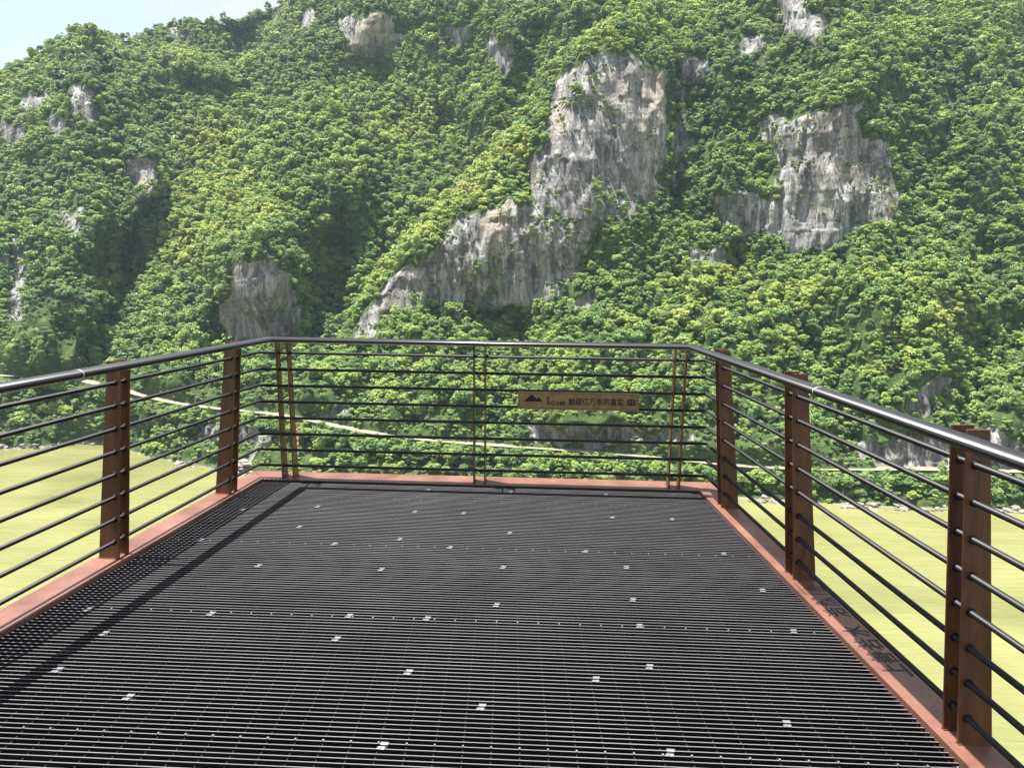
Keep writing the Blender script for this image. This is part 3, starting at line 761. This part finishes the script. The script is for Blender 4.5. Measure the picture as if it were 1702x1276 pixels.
for i in range(len(RC)-1):
    for k in range(3): ff.append((i*4+k, (i+1)*4+k, (i+1)*4+k+1, i*4+k+1))
road = mesh_obj('road', vv, ff, [MAT['road'], MAT['hill']]); road.data.polygons.foreach_set('material_index', [0 if i % 3 == 1 else 1 for i in range(len(ff))]); tag(road, kind='structure')

# ------------------------------------------------------------------ trees
def crown(seed, rx, rz, nblob, per, leaf, flat=.0):
    r = np.random.default_rng(seed); V = []; Q = []; LV = []
    for b in range(nblob):
        th = r.uniform(0, 2*math.pi); el = r.uniform(-.1, 1.0); rad = rx*math.sqrt(r.uniform(.05, 1))*.72
        c = np.array([rad*math.cos(th), rad*math.sin(th), rz*(.55 + .75*(el)*(1-.55*(rad/rx)**2))])
        br = rx*r.uniform(.2, .4); lum = r.uniform(0, 1)
        for k in range(per):
            n = r.normal(size=3); n[2] = abs(n[2])*.9 + .05 if r.uniform() < .8 else n[2]; n /= np.linalg.norm(n)
            p = c + n*br*np.array([1, 1, .75])*r.uniform(.72, 1.08)
            nl = n*.7 + r.normal(size=3)*.5; nl[2] += .75; nl /= np.linalg.norm(nl)
            a_ = np.cross(nl, r.normal(size=3)); a_ /= np.linalg.norm(a_); b2 = np.cross(nl, a_)
            s = leaf*r.uniform(.55, 1.25); i0 = len(V)
            V += [p-a_*s*.5, p-b2*s*.32+a_*.02*s, p+a_*s*.55, p+b2*s*.32]; Q.append((i0, i0+1, i0+2, i0+3)); LV.append(np.clip(.65*lum+.35*r.uniform(), 0, 1))
    V = np.array(V); return V, np.array(Q), np.array(LV)
def crown_mesh(name, mat, *a):
    V, Q, LV = crown(*a); me = quad_mesh_np(name, V, Q, [mat])
    at = me.attributes.new('leafv', 'FLOAT', 'FACE'); at.data.foreach_set('value', LV.astype(np.float32)); return me
KINDS = [(1, 3.2, 4.4, 20, 84, .62), (2, 2.8, 5.6, 26, 110, .42), (3, 3.7, 4.0, 24, 80, .64), (4, 2.3, 7.4, 22, 72, .55), (5, 3.4, 3.4, 26, 120, .42), (6, 3.0, 5.0, 15, 80, .5), (7, 2.3, 2.2, 16, 110, .36), (8, 4.2, 4.6, 27, 78, .62)]
protos = bpy.data.collections.new('forest_kinds')
for i, a in enumerate(KINDS):
    o = bpy.data.objects.new('tree_kind_%d' % i, crown_mesh('tree_kind', MAT['leaf'], *a)); protos.objects.link(o)

P00, P10, P01, P11 = [np.stack([A[sl] for A in (X3, Y3, Z3)], -1) for sl in ((slice(None, -1), slice(None, -1)), (slice(None, -1), slice(1, None)), (slice(1, None), slice(None, -1)), (slice(1, None), slice(1, None)))]
cr_ = np.cross(P11-P00, P01-P10); area = .5*np.linalg.norm(cr_, axis=-1); nz = np.abs(cr_[..., 2])/(2*area+1e-9)
mid = (P00+P10+P01+P11)/4; pxm = (PX[:-1, :-1]+PX[1:, 1:])/2; pym = (PY[:-1, :-1]+PY[1:, 1:])/2
rk = (ROCK[:-1, :-1]+ROCK[1:, 1:])/2
flatarea = area*np.clip(.35+nz, 0, 1)*np.where(((PX[:-1, :-1] > -200) & (PX[:-1, :-1] < 1900)), 1., .3)
inv = (pym > -175); outw_ = np.where((pxm > -200) & (pxm < 1900), 1., .3)
wgt = np.where(inv, flatarea, 0)
def pick(n, w):
    p = (w/w.sum()).ravel(); k = rng.choice(len(p), n, p=p); return np.unravel_index(k, w.shape)
dens = np.clip(1-1.15*rk, 0, 1)**1.6
dsh = (wl[:-1]+wl[1:])[None, :]/2 - pym
dens = dens*sstep(4, 14, dsh)
j1, i1 = pick(74000, wgt*dens)
ledge = np.clip(rk, 0, 1)*sstep(.0, .35, fbm(mid[..., 0]/9., mid[..., 2]/7., 0, 101, 3)+.05)*(dsh > 25)
j2, i2 = pick(2600, wgt*ledge*(.3+.7*nz))
vegm = (veg[:-1, :-1] > .3)
j3, i3 = pick(420, wgt*vegm)
_ab = np.abs(interp(pxm[0], ROADPX)[None, :]-pym)
j4, i4 = pick(2600, np.where(inv & (rk < .5) & (_ab < 34), area, 0)); j5, i5 = pick(7000, np.where(inv & (rk < .35) & (pym > -60) & (dsh > 14), outw_, 0))
JJ = np.concatenate([j1, j2, j3, j4, j5]); II = np.concatenate([i1, i2, i3, i4, i5])
pos = mid[JJ, II] + rng.normal(size=(len(JJ), 3))*np.array([.8, .8, .1])
scl = np.concatenate([np.where(rng.uniform(size=len(j1)) < .5, rng.uniform(.55, 1.0, len(j1)), rng.uniform(.28, .55, len(j1)))*np.where(rng.uniform(size=len(j1)) < .1, 1.45, 1.), rng.uniform(.16, .42, len(j2)), rng.uniform(.3, .6, len(j3)), rng.uniform(.2, .42, len(j4)), rng.uniform(.28, .6, len(j5))])
ppx, ppy = pxm[JJ, II], pym[JJ, II]
scl *= np.interp(ppy, [0, 300, 560, 800], [.86, .84, .8, .7])
# keep the road, the hut and the marker clear
nr = np.zeros(len(pos), int); dmin = np.zeros(len(pos))
for c0 in range(0, len(pos), 4000):
    dd = np.hypot(pos[c0:c0+4000, None, 0]-RC[None, :, 0], pos[c0:c0+4000, None, 1]-RC[None, :, 1])
    nr[c0:c0+4000] = dd.argmin(1); dmin[c0:c0+4000] = dd.min(1)
inner = ((pos[:, :2]-RC[nr, :2])*nn[nr, :2]).sum(1)     # >0: uphill side
upz = (inner > 0) & (pos[:, 2] > RC[nr, 2] + 1.3)
scl = np.where(upz & (dmin < 7), np.minimum(scl, .34), scl)
keep = (dmin > np.where(inner > 0, 2.6, 3.6) + 2.2*scl) | upz
low = (inner < 0) & (dmin < 16); scl = np.where(low, np.minimum(scl, .32+.04*dmin), scl)
hutz = (ppx > 396) & (ppx < 520) & (ppy > 700)
scl = np.where(hutz, np.minimum(scl, .24), scl)
fb = (dsh[JJ, II] < 16); scl = np.where(fb, scl*.7, scl)
bankl = (ppx > 1100) & (ppy > 770); scl = np.where(bankl, np.minimum(scl, .9), scl)
pos, scl, ppx, ppy = pos[keep], scl[keep], ppx[keep], ppy[keep]
vb = []
for i in range(len(RC)):
    for _ in range(7):
        o_ = random.uniform(.8, 5.5); q = RC[i] + tg[i]*random.uniform(-2, 2) - nn[i]*(wroad[i]*.55+o_); q[2] -= .35 + o_*.75; vb.append((*q, random.uniform(.22, .42)+.035*o_, RX[i]))
vb = np.array(vb); vx = vb[:, 4]; vy = interp(vx, ROADPX)+8
pos = np.vstack([pos, vb[:, :3]]); scl = np.concatenate([scl, vb[:, 3]]); ppx = np.concatenate([ppx, vx]); ppy = np.concatenate([ppy, vy]); kind_ = rng.integers(0, 8, len(pos))
kind_ = np.where(scl < .45, np.where(rng.uniform(size=len(pos)) < .6, 6, 4), kind_)
YEL = [([(560,180),(700,120),(760,230),(650,330),(540,300)], .25), ([(300,190),(380,180),(400,240),(350,290),(290,260)], .4), ([(300,90),(380,110),(370,140),(300,130)], .4), ([(1150,430),(1500,440),(1640,520),(1500,640),(1200,620),(1000,560)], .22), ([(330,300),(460,260),(420,390),(250,520),(150,580),(180,520)], .3), ([(590,430),(760,320),(850,230),(910,250),(800,350),(700,420),(600,540)], .3), ([(940,70),(1080,40),(1160,90),(1000,110)], .2), ([(620,590),(900,600),(1150,650),(1150,700),(640,690)], .22), ([(400,700),(560,700),(560,790),(400,790)], .3), ([(1240,790),(1650,790),(1650,830),(1240,830)], .22)]
tint = .36 + .5*fbm(ppx/50., ppy/36., 0, 111, 4) + .25*fbm(ppx/200., ppy/160., 0, 112, 2)
for poly, a_ in YEL: tint = tint + a_*poly_soft(ppx, ppy, poly, 25)
tint = np.clip(tint, 0, 1)

# individual trees: the 280 that show largest on the far bank
dist = np.linalg.norm(pos-EYE, axis=1); show = scl*np.array([k[1] for k in KINDS])[kind_]/dist
infr = (ppx > 10) & (ppx < 1690) & (ppy > 585) & (ppy < 835) & ~((ppx > 430) & (ppx < 1170) & (ppy > 790))
order = np.argsort(-show*infr)[:280]; solo = np.zeros(len(pos), bool); solo[order] = True
forest_idx = np.where(~solo)[0]
fm = bpy.data.meshes.new('forest'); fm.vertices.add(len(forest_idx)); fm.vertices.foreach_set('co', (pos[forest_idx]-np.array([0, 0, .3])).astype(np.float32).ravel())
def attr(me, n, t, data):
    a_ = me.attributes.new(n, t, 'POINT'); a_.data.foreach_set('value' if t != 'FLOAT_VECTOR' else 'vector', data)
attr(fm, 'tint', 'FLOAT', tint[forest_idx].astype(np.float32)); attr(fm, 'kindi', 'INT', kind_[forest_idx].astype(np.int32))
sz = np.stack([scl, scl, scl*rng.uniform(.8, 1.25, len(scl))], 1)[forest_idx]
attr(fm, 'sz', 'FLOAT_VECTOR', sz.astype(np.float32).ravel())
rot = np.stack([rng.normal(0, .12, len(forest_idx)), rng.normal(0, .12, len(forest_idx)), rng.uniform(0, 6.28, len(forest_idx))], 1)
attr(fm, 'rt', 'FLOAT_VECTOR', rot.astype(np.float32).ravel())
fo = bpy.data.objects.new('forest', fm); COL.objects.link(fo)
tag(fo, 'dense green broadleaf forest covering the gorge slopes', 'forest', kind='stuff')
ng = bpy.data.node_groups.new('forest_scatter', 'GeometryNodeTree')
ng.interface.new_socket('Geometry', in_out='INPUT', socket_type='NodeSocketGeometry'); ng.interface.new_socket('Geometry', in_out='OUTPUT', socket_type='NodeSocketGeometry')
gi = ng.nodes.new('NodeGroupInput'); go = ng.nodes.new('NodeGroupOutput')
ip = ng.nodes.new('GeometryNodeInstanceOnPoints'); ci = ng.nodes.new('GeometryNodeCollectionInfo')
ci.inputs['Collection'].default_value = protos; ci.inputs['Separate Children'].default_value = True; ci.inputs['Reset Children'].default_value = True
ip.inputs['Pick Instance'].default_value = True
def named(n, t):
    a_ = ng.nodes.new('GeometryNodeInputNamedAttribute'); a_.data_type = t; a_.inputs['Name'].default_value = n
    return [s for s in a_.outputs if s.enabled and s.name == 'Attribute'][0]
ng.links.new(gi.outputs[0], ip.inputs['Points']); ng.links.new(ci.outputs[0], ip.inputs['Instance'])
ng.links.new(named('kindi', 'INT'), ip.inputs['Instance Index']); ng.links.new(named('sz', 'FLOAT_VECTOR'), ip.inputs['Scale']); ng.links.new(named('rt', 'FLOAT_VECTOR'), ip.inputs['Rotation'])
ng.links.new(ip.outputs[0], go.inputs[0])
md = fo.modifiers.new('scatter', 'NODES'); md.node_group = ng

own = [crown_mesh('crown', MAT['leaf_own'], *a) for a in KINDS]
tkm = MB(); tkm.tube([(0, 0, -1.5), (.1, 0, 1.2), (-.05, .1, 3.2)], .16, n=8)
for k in range(4):
    an = k*1.7; tkm.tube([(0, .05, 1.4+.3*k), (math.cos(an)*1.2, math.sin(an)*1.2, 2.8+.3*k)], .06, n=6)
trunk_o = mesh_obj('trunk', tkm.v, tkm.f, MAT['bark']); trunk_me = trunk_o.data; bpy.data.objects.remove(trunk_o)
zone = {}
for q in order:
    p = pos[q]; above_ = ppy[q] < interp(np.array([ppx[q]]), ROADPX)[0]
    t = empty('tree', tuple(p - np.array([0, 0, .3]))); t.scale = (scl[q], scl[q], scl[q]*random.uniform(.85, 1.2)); t.rotation_euler.z = random.uniform(0, 6.28)
    if above_: tag(t, 'green broadleaf tree on the wooded slope just above the pale road', 'tree', 'trees above the road')
    else: tag(t, 'green broadleaf tree on the bank between the pale road and the river', 'tree', 'trees below the road')
    c = bpy.data.objects.new('crown', own[kind_[q]]); COL.objects.link(c); c.parent = t
    k = bpy.data.objects.new('trunk', trunk_me); COL.objects.link(k); k.parent = t

# ------------------------------------------------------------------ shore boulders
def boulder_mesh(seed):
    bm = bmesh.new(); bmesh.ops.create_icosphere(bm, subdivisions=3, radius=1)
    co = np.array([v.co for v in bm.verts]); n = fbm(co[:, 0]*1.1+seed*7, co[:, 1]*1.1, co[:, 2]*1.1, seed, 4); q = vnoise(co[:, 0]*2+seed, co[:, 1]*2, co[:, 2]*2, seed+5)
    for v, a_, b2 in zip(bm.verts, n, q):
        f = 1+.55*a_+.12*b2; v.co = v.co*f; v.co.z *= .62
        for ax in (0, 1, 2): v.co[ax] = max(min(v.co[ax], .85), -.85)
    me = bpy.data.meshes.new('boulder'); bm.to_mesh(me); bm.free(); me.materials.append(MAT['boulder']); return me
bms = [boulder_mesh(s) for s in range(6)]
spots = []
for a_, b2, n in ((0, 90, 14), (100, 175, 5), (290, 470, 26), (1225, 1330, 22), (1400, 1600, 60), (1610, 1702, 20)):
    for _ in range(n): spots.append((random.uniform(a_, b2), random.uniform(-4, 3)))
spots += [(112, 0), (122, -2), (130, 0), (405, -10), (412, -8), (398, -6)]
for (px, dy) in spots:
    w_ = float(interp(np.array([px]), WLINE)[0]); p = on_z(np.array(px), np.array(w_-max(0, -dy)*.7+2), WATER_Z)
    o = bpy.data.objects.new('boulder', random.choice(bms)); COL.objects.link(o)
    s = random.choice((.35, .5, .7, .9, 1.3))*random.uniform(.8, 1.2) if dy > -6 else 1.5
    o.location = (p[0], p[1], WATER_Z + .1*s + max(0, -dy)*.35); o.scale = (s*random.uniform(.9, 1.7), s, s*random.uniform(.5, .9)); o.rotation_euler = (random.uniform(-.3, .3), random.uniform(-.3, .3), random.uniform(0, 6.28))
    tag(o, 'pale boulder lying on the far shore at the waterline', 'boulder', 'boulders along the far waterline')

# ------------------------------------------------------------------ hut, steps and striped marker on the far bank
hp = hill_at(440, 737)
view = np.array([hp[0], hp[1]])/math.hypot(hp[0], hp[1]); k = math.hypot(hp[0], hp[1])/F
hut = tag(empty('hut', tuple(hp)), 'small white box hut with one dark window on a grey concrete base by the steps', 'hut')
rz = math.atan2(-view[0], view[1]) + .35
hut.rotation_euler.z = rz
m = MB(); w = 8.2*k; hh_ = 10*k; m.box(-w, w, -w*.8, w*.8, 3*k, 3*k+hh_*.92); m.build('wall', MAT['white'], hut)
m = MB(); m.box(-w*1.12, w*1.12, -w*.92, w*.92, 3*k+hh_*.925, 3*k+hh_*1.06); m.build('roof', MAT['wall'], hut, bevel=.03)
m = MB(); m.box(-w*1.1, w*1.1, -w*.95, w*.95, -5*k, 1.6*k); m.box(-w*.9, w*.9, -w*.8, w*.8, 1.6*k, 3*k-.003); m.build('base', MAT['grey'], hut)
wn = MB(); wn.box(-w*.62, -w*.18, -w*.8-.03, -w*.8+.02, 3*k+hh_*.3, 3*k+hh_*.62); wo = wn.build('window', MAT['dark'], hut)
s0, s1 = hill_at(431, 741), hill_at(411, 776)
st = tag(empty('staircase', tuple(s1)), 'narrow pale concrete staircase running down the bank from white hut to river', 'stairs')
m = MB(); N = 26; d = (s0-s1)/N; dh = np.array([d[0], d[1], 0]); L = np.linalg.norm(dh); dh /= L; sd = np.array([-dh[1], dh[0], 0])
for i in range(N):
    c = d*(i+.5); m.obox(c + np.array([0, 0, .35-.8]), dh*L*.5*.98, sd*.75, (0, 0, .8))
m.build('steps', MAT['wall'], st)
m = MB(); m.tube([np.array([0, 0, .9])+sd*.75, np.array([0, 0, .9])+sd*.75+d*N], .05, n=6)
for i in range(0, N+1, 5): m.tube([sd*.75+d*i+np.array([0, 0, -.2]), sd*.75+d*i+np.array([0, 0, .9])], .04, n=6)
m.build('handrail', MAT['white'], st)
mp_ = hill_at(493, 757); kx = math.hypot(mp_[0], mp_[1])/F
mk = tag(empty('navigation_mark', tuple(mp_)), 'red and white banded navigation mark post with a red numeral 2 on its white top', 'marker')
mk.rotation_euler.z = math.atan2(-mp_[0], mp_[1])
hw = 3.4*kx; zt = 49*kx
def band(z0, z1, mat, name='band'):
    b = MB(); b.box(-hw, hw, -hw*.45, hw*.45, z0, z1); return b.build(name, mat, mk)
band(-2*kx, 14*kx, MAT['white']); band(14*kx+.002, 18*kx, MAT['red']); band(18*kx+.002, 23.5*kx, MAT['white']); band(23.5*kx+.002, 27.5*kx, MAT['red']); tp = band(27.5*kx+.002, zt-3*kx, MAT['white'], 'top_board')
band(zt-3*kx+.002, zt, MAT['red'])
me = text_mesh('2', 15*kx, .02, offset=.12*kx); me.transform(Matrix.Translation((0, -hw*.45-.03, 37*kx)) @ Matrix.Rotation(math.pi/2, 4, 'X')); me.materials.clear(); me.materials.append(MAT['red']); me.name = 'numeral'
o = bpy.data.objects.new('numeral', me); COL.objects.link(o); o.parent = mk

# ------------------------------------------------------------------ sprig of a shrub just outside the right railing
def sprig():
    r = np.random.default_rng(5); V = []; Q = []; LV = []; stem = MB()
    for s in range(11):
        b0 = np.array([r.uniform(-.25, .25), r.uniform(-.25, .25), 0]); top = b0 + np.array([r.uniform(-.22, .16), r.uniform(-.2, .2), r.uniform(.55, 1.0)])
        md_ = (b0+top)/2 + np.array([0, 0, .08]); stem.tube([b0, md_, top], .004, n=5)
        for k in range(26):
            t = r.uniform(.25, 1.); p = b0*(1-t)**2 + 2*md_*t*(1-t) + top*t*t
            d = r.normal(size=3); d[2] = d[2]*.5+.15; d /= np.linalg.norm(d); sd = np.cross(d, [0, 0, 1]); sd /= np.linalg.norm(sd); L = r.uniform(.035, .075); i0 = len(V)
            V += [p, p+d*L*.5+sd*L*.2, p+d*L, p+d*L*.5-sd*L*.2]; Q.append((i0, i0+1, i0+2, i0+3)); LV.append(r.uniform(.55, 1))
    return np.array(V), np.array(Q), np.array(LV), stem
V, Q, LV, stem = sprig()
sp = tag(empty('shrub', (2.47, 2.75, -1.25)), 'leafy light green shrub sprigs just outside the right railing', 'shrub')
me = quad_mesh_np('foliage', V, Q, [MAT['leaf_own']]); at = me.attributes.new('leafv', 'FLOAT', 'FACE'); at.data.foreach_set('value', LV.astype(np.float32))
o = bpy.data.objects.new('foliage', me); COL.objects.link(o); o.parent = sp
stem.build('stem', MAT['bark'], sp)

# ------------------------------------------------------------------ sky, sun, air
sun_dir = Vector((.21, -.0125, -1.0)).normalized()
sl = bpy.data.lights.new('sun', 'SUN'); sl.energy = 5.0; sl.angle = math.radians(.53); sl.color = (1.0, .95, .87)
so = bpy.data.objects.new('sun', sl); COL.objects.link(so); so.rotation_euler = sun_dir.to_track_quat('-Z', 'Y').to_euler(); so.location = (-20, 0, 60)
world = bpy.data.worlds.new('World'); SC.world = world; world.use_nodes = True
nt = world.node_tree; nt.nodes.clear()
out = nt.nodes.new('ShaderNodeOutputWorld'); bg = nt.nodes.new('ShaderNodeBackground'); bg.inputs['Strength'].default_value = .09
sky = nt.nodes.new('ShaderNodeTexSky'); sky.sky_type = 'NISHITA'; sky.sun_disc = False
el = math.asin(-sun_dir.z); sky.sun_elevation = el; sky.sun_rotation = math.atan2(-sun_dir.x, -sun_dir.y); sky.air_density = 1.0; sky.dust_density = 2.0; sky.ozone_density = 1.0
tc = nt.nodes.new('ShaderNodeTexCoord'); mp2 = nt.nodes.new('ShaderNodeMapping'); mp2.inputs['Scale'].default_value = (1.0, 1.0, 2.2)
nt.links.new(tc.outputs['Generated'], mp2.inputs[0])
cn = noise(nt, mp2.outputs[0], 2.6, 7, .58, .4)
cf = ramp(nt, cn, [(.30, (.2, .2, .2)), (.58, (.95, .95, .95))])
nt.links.new(mixc(nt, cf, sky.outputs[0], (3.3, 3.5, 3.7)), bg.inputs['Color'])
nt.links.new(bg.outputs[0], out.inputs['Surface'])

hz = MB(); hz.box(-1050, 1050, -70, 1500, -140, 420)
ho = hz.build('haze', None)
hm = bpy.data.materials.new('air_haze'); hm.use_nodes = True; nt = hm.node_tree; nt.nodes.clear()
out = nt.nodes.new('ShaderNodeOutputMaterial'); pv = nt.nodes.new('ShaderNodeVolumePrincipled')
pv.inputs['Color'].default_value = (.66, .82, 1, 1); pv.inputs['Density'].default_value = .0001; pv.inputs['Anisotropy'].default_value = .2
nt.links.new(pv.outputs[0], out.inputs['Volume'])
ho.data.materials.clear(); ho.data.materials.append(hm); tag(ho, 'thin pale air over the gorge', 'haze', kind='stuff')

# ------------------------------------------------------------------ render settings
SC.view_settings.view_transform = 'Standard'; SC.view_settings.look = 'None'; SC.view_settings.gamma = 1.0
SC.view_settings.use_curve_mapping = False; SC.view_settings.exposure = 1.55
SC.render.engine = 'CYCLES'
cy = SC.cycles
cy.max_bounces = 6; cy.diffuse_bounces = 3; cy.glossy_bounces = 3; cy.transmission_bounces = 2; cy.volume_bounces = 0; cy.transparent_max_bounces = 8
cy.use_denoising = True
try: cy.denoising_prefilter = 'NONE'
except Exception: pass
try: cy.denoiser = 'OPENIMAGEDENOISE'
except Exception: pass
SC.render.resolution_x = 1024; SC.render.resolution_y = 767
